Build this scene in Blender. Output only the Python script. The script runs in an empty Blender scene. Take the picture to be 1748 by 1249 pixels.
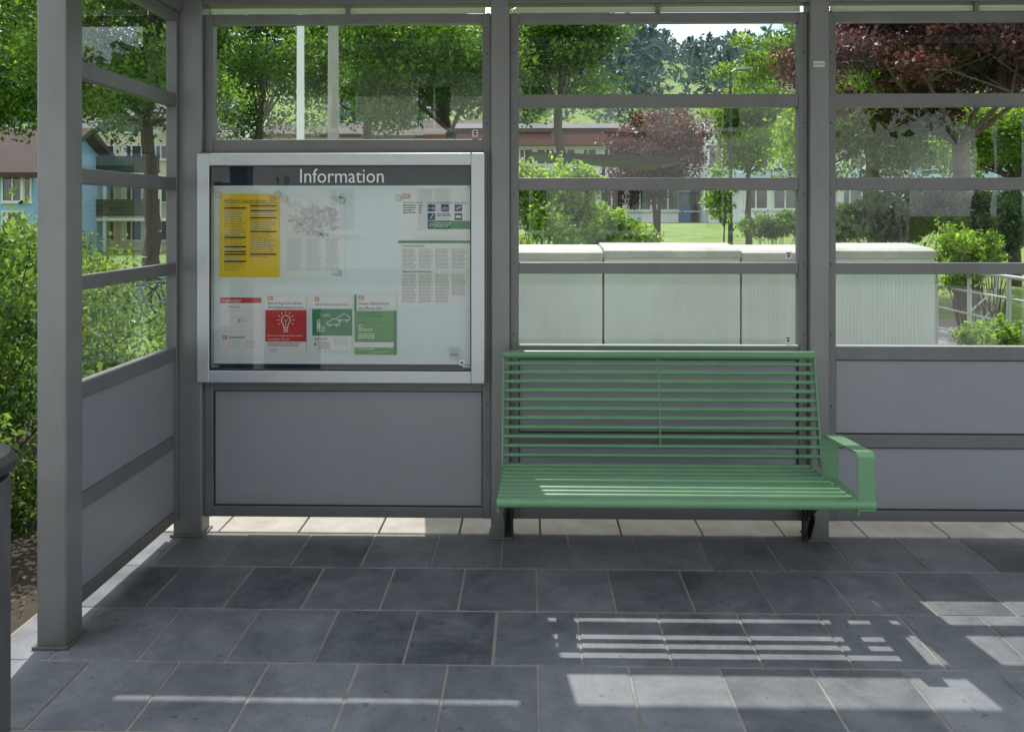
import bpy, math, random
import numpy as np
from mathutils import Vector, Matrix
random.seed(7)
S=bpy.context.scene
COL=S.collection
F=1470.0; D=4.2; H=1.563; TH=math.radians(1.2); HV=365.0
def ray(u,v):
    a=(u-874.0)/F
    return (-math.sin(TH)+a*math.cos(TH), math.cos(TH)+a*math.sin(TH), (HV-v)/F)
def PY(u,v,Y):
    r=ray(u,v); t=(Y+D)/r[1]
    return (t*r[0], H+t*r[2])
def XU(u,Y): return PY(u,365,Y)[0]
def ZV(v,Y,u=1000): return PY(u,v,Y)[1]

# ---------------- materials
MATS={}
def newmat(name):
    m=bpy.data.materials.new(name); m.use_nodes=True
    return m,m.node_tree.nodes,m.node_tree.links
def mat(name,col,rough=.6,metal=0.0,noise=0.0,scale=8.0,bump=0.0,bscale=60.0,spec=.5,col2=None,coat=0,grime=0):
    if name in MATS: return MATS[name]
    m,n,l=newmat(name); p=n['Principled BSDF']
    p.inputs['Roughness'].default_value=rough; p.inputs['Metallic'].default_value=metal
    p.inputs['Specular IOR Level'].default_value=spec
    if coat: p.inputs['Coat Weight'].default_value=coat
    p.inputs['Base Color'].default_value=(*col,1)
    tc=n.new('ShaderNodeTexCoord')
    if noise>0 or col2:
        t=n.new('ShaderNodeTexNoise'); t.inputs['Scale'].default_value=scale; t.inputs['Detail'].default_value=8
        t.inputs['Roughness'].default_value=.65
        l.new(tc.outputs['Object'],t.inputs['Vector'])
        r=n.new('ShaderNodeValToRGB'); r.color_ramp.elements[0].position=.3; r.color_ramp.elements[1].position=.7
        a=[c*(1-noise) for c in col]; b=[min(1,c*(1+noise)) for c in col] if not col2 else col2
        r.color_ramp.elements[0].color=(*a,1); r.color_ramp.elements[1].color=(*b,1)
        l.new(t.outputs['Fac'],r.inputs['Fac']); last=r.outputs['Color']
        if grime>0:
            mp=n.new('ShaderNodeMapping'); mp.inputs['Scale'].default_value=(14,14,1.1); l.new(tc.outputs['Object'],mp.inputs['Vector'])
            t2=n.new('ShaderNodeTexNoise'); t2.inputs['Scale'].default_value=1; t2.inputs['Detail'].default_value=5; l.new(mp.outputs[0],t2.inputs['Vector'])
            r2=n.new('ShaderNodeMapRange'); r2.inputs['From Min'].default_value=.5; r2.inputs['From Max'].default_value=.8; r2.inputs['To Max'].default_value=grime; l.new(t2.outputs['Fac'],r2.inputs['Value'])
            sx=n.new('ShaderNodeSeparateXYZ'); l.new(tc.outputs['Object'],sx.inputs[0])
            ad=n.new('ShaderNodeMath'); ad.operation='MULTIPLY_ADD'; ad.inputs[1].default_value=-.28; l.new(t.outputs['Fac'],ad.inputs[0]); l.new(sx.outputs['Z'],ad.inputs[2])
            r3=n.new('ShaderNodeMapRange'); r3.inputs['From Min'].default_value=-.13; r3.inputs['From Max'].default_value=.06; r3.inputs['To Min'].default_value=.75; r3.inputs['To Max'].default_value=0; l.new(ad.outputs[0],r3.inputs['Value'])
            mxx=n.new('ShaderNodeMath'); mxx.operation='MAXIMUM'; l.new(r2.outputs[0],mxx.inputs[0]); l.new(r3.outputs[0],mxx.inputs[1])
            mc=n.new('ShaderNodeMix'); mc.data_type='RGBA'; l.new(mxx.outputs[0],mc.inputs['Factor']); l.new(last,mc.inputs['A']); mc.inputs['B'].default_value=(col[0]*.5,col[1]*.48,col[2]*.42,1); last=mc.outputs['Result']
        l.new(last,p.inputs['Base Color'])
        mr=n.new('ShaderNodeMapRange'); mr.inputs['To Min'].default_value=max(.05,rough-.12); mr.inputs['To Max'].default_value=min(1,rough+.12)
        l.new(t.outputs['Fac'],mr.inputs['Value']); l.new(mr.outputs['Result'],p.inputs['Roughness'])
    if bump>0:
        t=n.new('ShaderNodeTexNoise'); t.inputs['Scale'].default_value=bscale; t.inputs['Detail'].default_value=6
        l.new(tc.outputs['Object'],t.inputs['Vector'])
        b=n.new('ShaderNodeBump'); b.inputs['Strength'].default_value=bump; b.inputs['Distance'].default_value=.01
        l.new(t.outputs['Fac'],b.inputs['Height']); l.new(b.outputs['Normal'],p.inputs['Normal'])
    MATS[name]=m; return m
def glassmat(name,tint,ior=1.9,dust=0.0):
    m,n,l=newmat(name); n.remove(n['Principled BSDF'])
    tr=n.new('ShaderNodeBsdfTransparent'); tr.inputs['Color'].default_value=(*tint,1)
    gl=n.new('ShaderNodeBsdfGlossy'); gl.inputs['Roughness'].default_value=.0
    fr=n.new('ShaderNodeFresnel'); fr.inputs['IOR'].default_value=ior
    mx=n.new('ShaderNodeMixShader'); l.new(fr.outputs[0],mx.inputs[0]); l.new(tr.outputs[0],mx.inputs[1]); l.new(gl.outputs[0],mx.inputs[2])
    out=n['Material Output']
    df=n.new('ShaderNodeBsdfDiffuse'); df.inputs['Color'].default_value=(.7,.72,.7,1)
    tc=n.new('ShaderNodeTexCoord'); t=n.new('ShaderNodeTexNoise'); t.inputs['Scale'].default_value=3; t.inputs['Detail'].default_value=9
    l.new(tc.outputs['Object'],t.inputs['Vector'])
    mr=n.new('ShaderNodeMapRange'); mr.inputs['From Min'].default_value=.4; mr.inputs['From Max'].default_value=.8
    mr.inputs['To Min'].default_value=.0; mr.inputs['To Max'].default_value=dust
    l.new(t.outputs['Fac'],mr.inputs['Value'])
    m2=n.new('ShaderNodeMixShader'); l.new(mr.outputs[0],m2.inputs[0]); l.new(mx.outputs[0],m2.inputs[1]); l.new(df.outputs[0],m2.inputs[2])
    l.new(m2.outputs[0],out.inputs['Surface'])
    return m
def leafmat(name,dark,light,trans=.45):
    m,n,l=newmat(name); p=n['Principled BSDF']
    at=n.new('ShaderNodeAttribute'); at.attribute_name='tone'
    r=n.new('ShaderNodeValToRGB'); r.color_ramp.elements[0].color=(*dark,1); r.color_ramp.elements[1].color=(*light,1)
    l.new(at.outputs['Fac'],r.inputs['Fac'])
    l.new(r.outputs['Color'],p.inputs['Base Color']); p.inputs['Roughness'].default_value=.5
    p.inputs['Specular IOR Level'].default_value=.35
    t=n.new('ShaderNodeBsdfTranslucent')
    hs=n.new('ShaderNodeHueSaturation'); hs.inputs['Hue'].default_value=.482; hs.inputs['Saturation'].default_value=1.05; hs.inputs['Value'].default_value=2.3
    l.new(r.outputs['Color'],hs.inputs['Color']); l.new(hs.outputs['Color'],t.inputs['Color'])
    mx=n.new('ShaderNodeMixShader'); mx.inputs[0].default_value=trans
    l.new(p.outputs[0],mx.inputs[1]); l.new(t.outputs[0],mx.inputs[2]); l.new(mx.outputs[0],n['Material Output'].inputs['Surface'])
    return m
# ---------------- mesh builder
class MB:
    def __init__(s): s.v=[];s.f=[];s.m=[];s.tone=[]
    def box(s,x0,x1,y0,y1,z0,z1,mi=0,tone=.5):
        if x0>x1:x0,x1=x1,x0
        if y0>y1:y0,y1=y1,y0
        if z0>z1:z0,z1=z1,z0
        b=len(s.v)
        s.v+=[(x0,y0,z0),(x1,y0,z0),(x1,y1,z0),(x0,y1,z0),(x0,y0,z1),(x1,y0,z1),(x1,y1,z1),(x0,y1,z1)]
        for q in [(0,3,2,1),(4,5,6,7),(0,1,5,4),(1,2,6,5),(2,3,7,6),(3,0,4,7)]:
            s.f.append(tuple(b+i for i in q)); s.m.append(mi); s.tone.append(tone)
    def poly(s,pts,mi=0,tone=.5):
        b=len(s.v); s.v+=[tuple(p) for p in pts]; s.f.append(tuple(range(b,b+len(pts)))); s.m.append(mi); s.tone.append(tone)
    def prism(s,pts,ax,a,b,mi=0):
        def mk(p,t):
            if ax=='x': return (t,p[0],p[1])
            if ax=='y': return (p[0],t,p[1])
            return (p[0],p[1],t)
        n=len(pts); k=len(s.v)
        s.v+=[mk(p,a) for p in pts]+[mk(p,b) for p in pts]
        s.f.append(tuple(range(k,k+n))[::-1]); s.f.append(tuple(range(k+n,k+2*n))); s.m+=[mi,mi]; s.tone+=[.5,.5]
        for i in range(n):
            j=(i+1)%n; s.f.append((k+i,k+j,k+n+j,k+n+i)); s.m.append(mi); s.tone.append(.5)
    def tube(s,p0,p1,r0,r1=None,n=12,mi=0,cap=True):
        if r1 is None:r1=r0
        p0=Vector(p0);p1=Vector(p1);d=(p1-p0).normalized()
        a=d.orthogonal().normalized(); c=d.cross(a); k=len(s.v)
        for p,r in((p0,r0),(p1,r1)):
            for i in range(n):
                t=2*math.pi*i/n; s.v.append(tuple(p+a*(r*math.cos(t))+c*(r*math.sin(t))))
        for i in range(n):
            j=(i+1)%n; s.f.append((k+i,k+j,k+n+j,k+n+i)); s.m.append(mi); s.tone.append(.5)
        if cap:
            s.f.append(tuple(range(k,k+n))[::-1]); s.f.append(tuple(range(k+n,k+2*n))); s.m+=[mi,mi]; s.tone+=[.5,.5]
    def torus(s,c,R,r,nx,mi=0,n=32,k=8):
        ex=Vector(nx).normalized(); ez=Vector((0,0,1)); en=ex.cross(ez); c=Vector(c); b=len(s.v)
        for i in range(n):
            t=2*math.pi*i/n; rad=ex*math.cos(t)+ez*math.sin(t)
            for j in range(k):
                q=2*math.pi*j/k; s.v.append(tuple(c+rad*(R+r*math.cos(q))+en*(r*math.sin(q))))
        for i in range(n):
            for j in range(k):
                s.f.append((b+i*k+j,b+((i+1)%n)*k+j,b+((i+1)%n)*k+(j+1)%k,b+i*k+(j+1)%k)); s.m.append(mi); s.tone.append(.5)
    def text(s,st,x,y,z,size,mi=0,align='LEFT',sx=1.0):
        cu=bpy.data.curves.new('t','FONT'); cu.body=st; cu.size=size; cu.align_x=align; cu.resolution_u=3
        o=bpy.data.objects.new('t',cu); COL.objects.link(o)
        dg=bpy.context.evaluated_depsgraph_get(); me=bpy.data.meshes.new_from_object(o.evaluated_get(dg))
        b=len(s.v)
        for v in me.vertices: s.v.append((x+v.co.x*sx,y,z+v.co.y))
        for p in me.polygons:
            s.f.append(tuple(b+i for i in p.vertices)); s.m.append(mi); s.tone.append(.5)
        bpy.data.objects.remove(o); bpy.data.curves.remove(cu); bpy.data.meshes.remove(me)
    def obj(s,name,mats,parent=None,bevel=0,smooth=False,tone=False,**props):
        me=bpy.data.meshes.new(name); me.from_pydata(s.v,[],s.f)
        for m in mats: me.materials.append(m)
        me.polygons.foreach_set('material_index',s.m)
        if tone:
            a=me.attributes.new('tone','FLOAT','FACE'); a.data.foreach_set('value',s.tone)
        if smooth: me.shade_smooth() if hasattr(me,'shade_smooth') else me.polygons.foreach_set('use_smooth',[True]*len(me.polygons))
        o=bpy.data.objects.new(name,me); COL.objects.link(o)
        if bevel>0:
            b=o.modifiers.new('b','BEVEL'); b.width=bevel; b.segments=2; b.limit_method='ANGLE'; b.angle_limit=math.radians(50)
        if smooth:
            me.set_sharp_from_angle(angle=math.radians(40)) if hasattr(me,'set_sharp_from_angle') else None
        setp(o,parent,props); return o
def setp(o,parent,props):
    if parent is not None:
        o.parent=parent; L=Vector(parent['_loc']); o.matrix_parent_inverse=Matrix.Translation(-L)
    for k,v in props.items(): o[k]=v
def empty(name,loc,label,category,group=None):
    o=bpy.data.objects.new(name,None); COL.objects.link(o); o.location=loc; o['_loc']=list(loc)
    o.empty_display_size=.1
    o['label']=label; o['category']=category
    if group:o['group']=group
    return o
def npmesh(name,V,quads,mats,tone=None,parent=None,**props):
    me=bpy.data.meshes.new(name); nv=len(V); nf=len(quads)
    me.vertices.add(nv); me.vertices.foreach_set('co',np.asarray(V,dtype=np.float32).ravel())
    me.loops.add(nf*4); me.loops.foreach_set('vertex_index',np.asarray(quads,dtype=np.int32).ravel())
    me.polygons.add(nf); me.polygons.foreach_set('loop_start',np.arange(0,nf*4,4,dtype=np.int32)); me.polygons.foreach_set('loop_total',np.full(nf,4,dtype=np.int32))
    for m in mats: me.materials.append(m)
    me.update(calc_edges=True); me.validate()
    if tone is not None:
        a=me.attributes.new('tone','FLOAT','FACE'); a.data.foreach_set('value',np.asarray(tone,dtype=np.float32))
    o=bpy.data.objects.new(name,me); COL.objects.link(o); setp(o,parent,props); return o
def leaves(centers,sizes,rng):
    n=len(centers); a=rng.normal(size=(n,3)); a/=np.linalg.norm(a,axis=1)[:,None]
    r=rng.normal(size=(n,3)); r[:,2]*=1.6; b=np.cross(a,r); b/=np.linalg.norm(b,axis=1)[:,None]
    s=np.asarray(sizes)[:,None]
    V=np.empty((n,4,3)); V[:,0]=centers+a*s; V[:,1]=centers+b*s*.5; V[:,2]=centers-a*s; V[:,3]=centers-b*s*.5
    V[:,0,2]-=s[:,0]*.2; V[:,2,2]-=s[:,0]*.2
    return V.reshape(-1,3), np.arange(n*4).reshape(-1,4)

# palette
G_POST=mat('post_paint',(.205,.211,.213),.42,.25,.10,4,.05,90,grime=.22)
G_RAIL=mat('rail_paint',(.160,.164,.165),.45,.2,.12,5,.05,90,grime=.2)
G_PAN=mat('panel_grey',(.258,.274,.300),.48,.1,.06,1.4,.02,120,grime=.05)
ALU=mat('aluminium',(.50,.53,.57),.38,.5,.06,8)
DARK=mat('dark_metal',(.02,.02,.022),.5,.3)
BLACK=mat('black_ink',(.03,.03,.035),.7)
BENCH=mat('bench_green',(.118,.262,.137),.38,0,.09,7,.02,150,coat=.15)
GLASS=glassmat('window_glass',(.94,.98,.96),1.7,.010)
BGLASS=glassmat('case_glass',(.97,.99,.99),1.6,.003)

# ================= GROUND
def sst(a,b,x):
    t=np.clip((x-a)/(b-a),0,1); return t*t*(3-2*t)
def hgt(x,y):
    x=np.asarray(x,float); y=np.asarray(y,float)
    z=1.15*sst(9,34,y)*sst(-6,2,x) - .35*sst(4,10,y)*(1-sst(-6,-1,x))
    hill=np.clip(y-85,0,420)*(.19+.035*np.sin(x*.011+1.2)-.00012*(x-60))
    hill=hill+sst(90,200,y)*(3*np.sin(x*.05)+3*np.sin(y*.04+x*.02))
    return z-.03+np.maximum(hill,0)
xs=np.concatenate([np.linspace(-900,-60,40),np.linspace(-55,55,75),np.linspace(60,900,40)])
ys=np.concatenate([np.linspace(-500,-30,12),np.linspace(-25,60,70),np.linspace(65,700,90)])
XX,YY=np.meshgrid(xs,ys); ZZ=hgt(XX,YY); V=np.stack([XX,YY,ZZ],-1).reshape(-1,3)
nx=len(xs); q=[]
for j in range(len(ys)-1):
    for i in range(nx-1):
        k=j*nx+i; q.append((k,k+1,k+nx+1,k+nx))
GR=mat('grass_ground',(.07,.14,.02),.9,0,0,1.2,.6,30,col2=(.19,.28,.035))
g=npmesh('ground',V,q,[GR],kind='structure')
g.data.polygons.foreach_set('use_smooth',[True]*len(q))

# pavement tiles
m,n,l=newmat('slate_tiles'); p=n['Principled BSDF']; TILE=m
tc=n.new('ShaderNodeTexCoord'); at=n.new('ShaderNodeAttribute'); at.attribute_name='tone'
def NZ(sc,det,ro=.6,dist=0):
    t=n.new('ShaderNodeTexNoise'); t.inputs['Scale'].default_value=sc; t.inputs['Detail'].default_value=det; t.inputs['Roughness'].default_value=ro; t.inputs['Distortion'].default_value=dist
    l.new(tc.outputs['Object'],t.inputs['Vector']); return t
def MA(op,a,b_,c=None):
    t=n.new('ShaderNodeMath'); t.operation=op
    for i,x in enumerate((a,b_,c)):
        if x is None: continue
        if isinstance(x,(int,float)): t.inputs[i].default_value=x
        else: l.new(x,t.inputs[i])
    return t.outputs[0]
n1=NZ(1.7,10,.74,.6); n2=NZ(200,3); n3=NZ(7,9,.75,.3)
s_=MA('MULTIPLY_ADD',n1.outputs['Fac'],1.0,MA('MULTIPLY',at.outputs['Fac'],.24))
s_=MA('ADD',s_,MA('MULTIPLY',n2.outputs['Fac'],.5)); s_=MA('ADD',s_,MA('MULTIPLY',n3.outputs['Fac'],.7)); s_=MA('ADD',s_,-.74)
r=n.new('ShaderNodeValToRGB'); r.color_ramp.elements[0].position=.2; r.color_ramp.elements[0].color=(.050,.058,.073,1)
r.color_ramp.elements[1].position=.82; r.color_ramp.elements[1].color=(.225,.240,.262,1)
l.new(s_,r.inputs['Fac'])
vo=NZ(16,2)
rr=n.new('ShaderNodeValToRGB'); rr.color_ramp.elements[0].position=.66; rr.color_ramp.elements[0].color=(1,1,1,1); rr.color_ramp.elements[1].position=.72; rr.color_ramp.elements[1].color=(.6,.58,.55,1)
l.new(vo.outputs['Fac'],rr.inputs['Fac'])
mm=n.new('ShaderNodeMix'); mm.data_type='RGBA'; mm.blend_type='MULTIPLY'; mm.inputs['Factor'].default_value=1
l.new(r.outputs['Color'],mm.inputs['A']); l.new(rr.outputs['Color'],mm.inputs['B'])
sx=n.new('ShaderNodeSeparateXYZ'); l.new(tc.outputs['Object'],sx.inputs[0])
mo_=MA('MULTIPLY_ADD',n3.outputs['Fac'],.35,sx.outputs['Y'])
mr=n.new('ShaderNodeMapRange'); mr.inputs['From Min'].default_value=.02; mr.inputs['From Max'].default_value=.2; mr.inputs['To Max'].default_value=.65; l.new(mo_,mr.inputs['Value'])
m6=n.new('ShaderNodeMix'); m6.data_type='RGBA'; l.new(mr.outputs[0],m6.inputs['Factor']); l.new(mm.outputs['Result'],m6.inputs['A']); m6.inputs['B'].default_value=(.085,.078,.055,1)
l.new(m6.outputs['Result'],p.inputs['Base Color'])
rg=n.new('ShaderNodeMapRange'); rg.inputs['To Min'].default_value=.48; rg.inputs['To Max'].default_value=.75; l.new(n1.outputs['Fac'],rg.inputs['Value']); l.new(rg.outputs[0],p.inputs['Roughness'])
bu=n.new('ShaderNodeBump'); bu.inputs['Strength'].default_value=.45; bu.inputs['Distance'].default_value=.004; l.new(s_,bu.inputs['Height']); l.new(bu.outputs[0],p.inputs['Normal'])
MORT=mat('mortar',(.25,.24,.215),.9,0,.4,4,.3,200)
b=MB(); TW=.3125; TD=.405; rnd=random.Random(3)
XL=-1.93; XR=6.5
for rI in range(0,9):
    y1=-rI*TD; y0=y1-TD
    off=-.13 if rI%2==0 else -.285
    k0=math.floor((XL-off)/TW)
    x=off+k0*TW
    while x<XR:
        j1,j2=rnd.uniform(-.0012,.0012),rnd.uniform(-.0012,.0012)
        a0=max(x,XL)+.0046+j1; a1=min(x+TW,XR)-.0046+j2
        if a1-a0>.03: b.box(a0,a1,y0+.005+j2,y1-.005+j1,-.05,rnd.uniform(-.001,.001),0,rnd.random())
        x+=TW
o=b.obj('pavement',[TILE],bevel=.003,tone=True,kind='structure')
b=MB(); b.box(XL-.005,XR,-9*TD,-.001,-.06,-.003); b.obj('mortar_bed',[MORT],kind='structure')
CURB=mat('pale_stone',(.27,.24,.20),.8,0,0,5,.3,120,col2=(.43,.41,.37))
b=MB(); x=XL; i=0
while x<XR:
    b.box(x+.004,x+.392,.006,.30,-.06,.002,0); b.box(x+.004+.1,x+.496,.306,.6,-.06,.0,0); x+=.396
b.obj('paving_kerb',[CURB],bevel=.004,kind='structure')
SOIL=mat('soil',(.028,.021,.014),.95,0,0,16,.9,50,col2=(.065,.05,.032))
b=MB(); b.poly([(-9,-5,-.022),(XL-.006,-5,-.022),(XL-.006,.605,-.022),(6.5,.605,-.022),(6.5,3.5,-.022),(-9,3.5,-.022)]); b.obj('soil_bed',[SOIL],kind='structure')
ASP=mat('pale_concrete',(.48,.47,.45),.85,0,.12,2,.2,60)
b=MB(); b.poly([(-30,-15,-.012),(30,-15,-.012),(30,-9*TD-.01,-.012),(-30,-9*TD-.01,-.012)]); b.obj('platform_paving',[ASP],kind='structure')
b=MB(); b.poly([(4.2,3.9,-.012),(16,3.9,-.012),(16,8.8,-.012),(4.2,8.8,-.012)]); b.obj('footpath',[mat('path_asphalt',(.20,.195,.19),.9,0,.12,3,.2,60)],kind='structure')
# litter
rng=np.random.default_rng(77)
pc=np.stack([np.concatenate([rng.uniform(-1.6,3.5,130),rng.uniform(-1.9,3.5,60),rng.uniform(-2.6,-1.95,300)]),np.concatenate([-np.abs(rng.normal(0,.05,130))-.0,rng.uniform(-1.9,.4,60),rng.uniform(-1.5,.6,300)]),np.full(490,.005)],-1)
V,Q=leaves(pc,np.concatenate([rng.uniform(.003,.009,190),rng.uniform(.01,.024,300)]),rng); V[:,2]=.003+np.abs(V[:,2]-.005)*.4
npmesh('leaf_litter',V,Q,[mat('litter_brown',(.07,.05,.025),.8,0,0,9,col2=(.13,.11,.05))],kind='stuff')

# ================= SHELTER
sh=empty('bus_shelter',(0,0,0),'grey metal and glass waiting shelter standing on slate paving','shelter')
zf=lambda v: ZV(v,0,1120)
RAILS=[(zf(162),zf(184)),(zf(304),zf(325)),(zf(448),zf(467))]
SILL=(zf(590),zf(612)); MID=(zf(738),zf(760)); BOT=(zf(866),zf(884)); TOP=(zf(24),zf(40))
ZTOP=2.72
def post(x0,x1,y0,y1,zt=ZTOP):
    b=MB(); b.box(x0,x1,y0,y1,0.0,zt); 
    b.obj('post',[G_POST],sh,bevel=.008)
    b=MB(); b.box(x0-.012,x1+.012,y0-.012,y1+.012,.0,.012); b.obj('foot_plate',[G_RAIL],sh,bevel=.003)
p2=(XU(838,-.06),XU(870,-.06)); p3=(XU(1383,-.06),XU(1416,-.06)); w=p3[0]-p2[0]
p4=(p3[0]+w,p3[1]+w); p5=(p4[0]+w,p4[1]+w)
CPX1=XU(344,-.06); CPX0=CPX1-.14
post(CPX0,CPX1,-.06,.05)
for a in (p2,p3,p4,p5): post(a[0],a[1],-.06,.05)
NX0,NX1=-1.775,-1.668; NY0,NY1=-1.14,-1.02
post(NX0,NX1,NY0,NY1)
post(p4[0],p4[1],NY0,NY1)
def rail(x0,x1,z,y0=-.022,y1=.03,name='rail'):
    b=MB(); b.box(x0,x1,y0,y1,min(z),max(z)); return b.obj(name,[G_RAIL],sh,bevel=.003)
def pane(x0,x1,y,z0,z1):
    b=MB(); b.poly([(x0,y,z0),(x1,y,z0),(x1,y,z1),(x0,y,z1)]); b.obj('window_pane',[GLASS],sh)
def wpan(x0,x1,z0,z1):
    b=MB(); b.box(x0,x1,-.004,.012,z0,z1,0)
    g_=.005
    b.box(x0,x0+g_,-.012,-.0045,z0,z1,1); b.box(x1-g_,x1,-.012,-.0045,z0,z1,1); b.box(x0+g_,x1-g_,-.012,-.0045,z0,z0+g_,1); b.box(x0+g_,x1-g_,-.012,-.0045,z1-g_,z1,1)
    b.obj('wall_panel',[G_PAN,DARK],sh)
GASK=mat('gasket_pale',(.55,.57,.56),.6)
def panel(xa,xb,kind):
    st=.042
    for x0,x1 in ((xa,xa+st),(xb-st,xb)):
        b=MB(); b.box(x0,x1,-.025,.032,BOT[1],TOP[0]); b.obj('window_frame',[G_RAIL],sh,bevel=.003)
    x0,x1=xa+st,xb-st
    rail(x0,x1,TOP); rail(x0,x1,BOT)
    if kind=='board':
        r1=(zf(238),zf(263)); r2=(zf(653),zf(668)); rail(x0,x1,r1); rail(x0,x1,r2)
        pane(x0,x1,.006,r1[0],TOP[1]); wpan(x0,x1,r2[0],r1[1]); wpan(x0,x1,BOT[0],r2[1])
    else:
        for r in RAILS+[SILL,MID]: rail(x0,x1,r)
        zs=[TOP]+RAILS+[SILL]
        for i in range(4): pane(x0,x1,.006,zs[i+1][0],zs[i][1])
        b=MB(); b.box(x0,x1,-.018,.004,SILL[0]+.0005,SILL[0]+.006); b.obj('gasket',[GASK],sh)
        wpan(x0,x1,MID[0],SILL[1]); wpan(x0,x1,BOT[0],MID[1])
panel(CPX1+.001,p2[0]-.001,'board'); panel(p2[1]+.001,p3[0]-.001,'g'); panel(p3[1]+.001,p4[0]-.001,'g'); panel(p4[1]+.001,p5[0]-.001,'g')
def side_wall(X):
    ya,yb=NY1+.001,-.061
    for y0,y1 in ((ya,ya+.035),(yb-.035,yb)):
        b=MB(); b.box(X-.028,X+.024,y0,y1,BOT[1],TOP[0]); b.obj('window_frame',[G_RAIL],sh,bevel=.003)
    ya+=.035; yb-=.035
    zs=[TOP]+RAILS+[SILL]
    for r in [TOP,BOT,MID]+RAILS+[SILL]:
        b=MB(); b.box(X-.025,X+.02,ya,yb,r[1],r[0]); b.obj('rail',[G_RAIL],sh,bevel=.003)
    for i in range(4):
        b=MB(); z0,z1=zs[i+1][0],zs[i][1]; b.poly([(X,ya,z0),(X,yb,z0),(X,yb,z1),(X,ya,z1)]); b.obj('window_pane',[GLASS],sh)
    for z0,z1 in ((MID[0],SILL[1]),(BOT[0],MID[1])):
        b=MB(); b.box(X-.008,X+.008,ya,yb,z0,z1); b.obj('wall_panel',[G_PAN],sh)
side_wall(-1.722)
ROOF=mat('roof_underside',(.30,.30,.30),.6,.1,.1,4)
b=MB(); b.box(-1.86,5.2,-1.7,.51,ZTOP,ZTOP+.08); b.obj('roof',[ROOF],sh,bevel=.005)
zb=zf(9)
b=MB(); b.box(CPX1,p5[0],-.05,.04,zb,ZTOP); b.obj('roof_beam',[G_RAIL],sh,bevel=.004)
b=MB(); b.box(-1.76,-1.68,NY1,-.06,zf(24),ZTOP); b.obj('roof_beam',[G_RAIL],sh,bevel=.004)
b=MB(); b.box(NX1,p4[0],NY0+.02,NY1-.02,ZTOP-.08,ZTOP); b.obj('roof_beam',[G_RAIL],sh,bevel=.004)
OPAL=mat('opal_strip',(.85,.88,.88),.4)
mo=OPAL.node_tree; tr=mo.nodes.new('ShaderNodeBsdfTranslucent'); tr.inputs['Color'].default_value=(.95,.97,.97,1); mx=mo.nodes.new('ShaderNodeMixShader'); mx.inputs[0].default_value=.85
mo.links.new(mo.nodes['Principled BSDF'].outputs[0],mx.inputs[1]); mo.links.new(tr.outputs[0],mx.inputs[2]); mo.links.new(mx.outputs[0],mo.nodes['Material Output'].inputs['Surface'])
for a,c in ((CPX1,p2[0]),(p2[1],p3[0]),(p3[1],p4[0])):
    mid=(a+c)/2
    for u0,u1 in ((a+.03,mid-.01),(mid+.01,c-.03)):
        b=MB(); b.poly([(u0,0,zf(22)),(u1,0,zf(22)),(u1,0,zf(12)),(u0,0,zf(12))]); b.obj('light_strip',[OPAL],sh)
    b=MB(); b.box(mid-.01,mid+.01,-.02,.02,zf(24),zb); b.obj('rail',[G_RAIL],sh)
SCR=mat('screw_grey',(.08,.08,.08),.4,.6)
for px in (p2,p3):
    for z in np.arange(.3,2.4,.34):
        for sx_ in (px[0]-.02,px[1]+.02):
            b=MB(); b.tube((sx_,-.0255,z),(sx_,-.029,z),.005,n=8); b.obj('screw',[SCR],sh)
STK=mat('sticker_white',(.62,.64,.63),.6)
def sticker(u,v,w=10,h=12):
    x,z=PY(u,v,.004); s=.0028
    b=MB(); W=w*s/2;Hh=h*s/2
    b.box(x-W,x+W,.001,.0045,z-Hh,z+Hh,0)
    b.poly([(x-W*.6,0.0,z+Hh*.05),(x+W*.6,0.0,z+Hh*.05),(x,0.0,z-Hh*.75)][::-1],1)
    b.box(x-W*.6,x+W*.6,-.0005,.0002,z+Hh*.35,z+Hh*.7,1)
    b.obj('window_sticker',[STK,BLACK],label='small white maker sticker on shelter glass',category='sticker',group='stickers on the shelter panes')
for u,v in ((1348,150),(1348,297),(1346,436),(1345,580),(811,228)): sticker(u,v)
x,z=PY(1398,110,-.06); b=MB(); b.box(x-.026,x+.026,-.063,-.0602,z-.013,z+.013,0)
for i in range(6): b.box(x-.02+i*.007,x-.016+i*.007,-.0645,-.0632,z-.006,z+.006,1)
b.obj('number_plate',[STK,mat('grey_ink',(.3,.3,.3),.6)],label='small white identification plate on the grey shelter post',category='sign')

# ================= INFORMATION BOARD
Yb=-.10
ib=empty('information_board',(-.9,-.03,.75),'aluminium glazed information board with notices on shelter wall','information board')
x0,z1=PY(336,262,Yb); x1,z0=PY(827,655,Yb); xi0,zi1=PY(357,283,Yb); xi1,zi0=PY(804,634,Yb)
b=MB()
b.box(x0,xi0,Yb,-.026,z0,z1); b.box(xi1,x1,Yb,-.026,z0,z1); b.box(xi0,xi1,Yb,-.026,zi1,z1); b.box(xi0,xi1,Yb,-.026,z0,zi0)
b.obj('board_frame',[ALU],ib,bevel=.004)
b=MB()
for s0,s1,t0,t1 in ((xi0+.0005,xi0+.004,zi0,zi1),(xi1-.004,xi1-.0005,zi0,zi1),(xi0+.004,xi1-.004,zi1-.004,zi1-.0005),(xi0+.004,xi1-.004,zi0+.0005,zi0+.004)):
    b.box(s0,s1,-.097,-.085,t0,t1)
b.obj('glass_gasket',[DARK],ib)
b=MB()
t=.009
b.box(x0-t,x0-.0005,-.06,-.026,z0-t,z1+t); b.box(x1+.0005,x1+t,-.06,-.026,z0-t,z1+t); b.box(x0,x1,-.06,-.026,z1+.0005,z1+t); b.box(x0,x1,-.06,-.026,z0-t,z0-.0005)
b.obj('case_rim',[G_RAIL],ib,bevel=.002)
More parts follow.
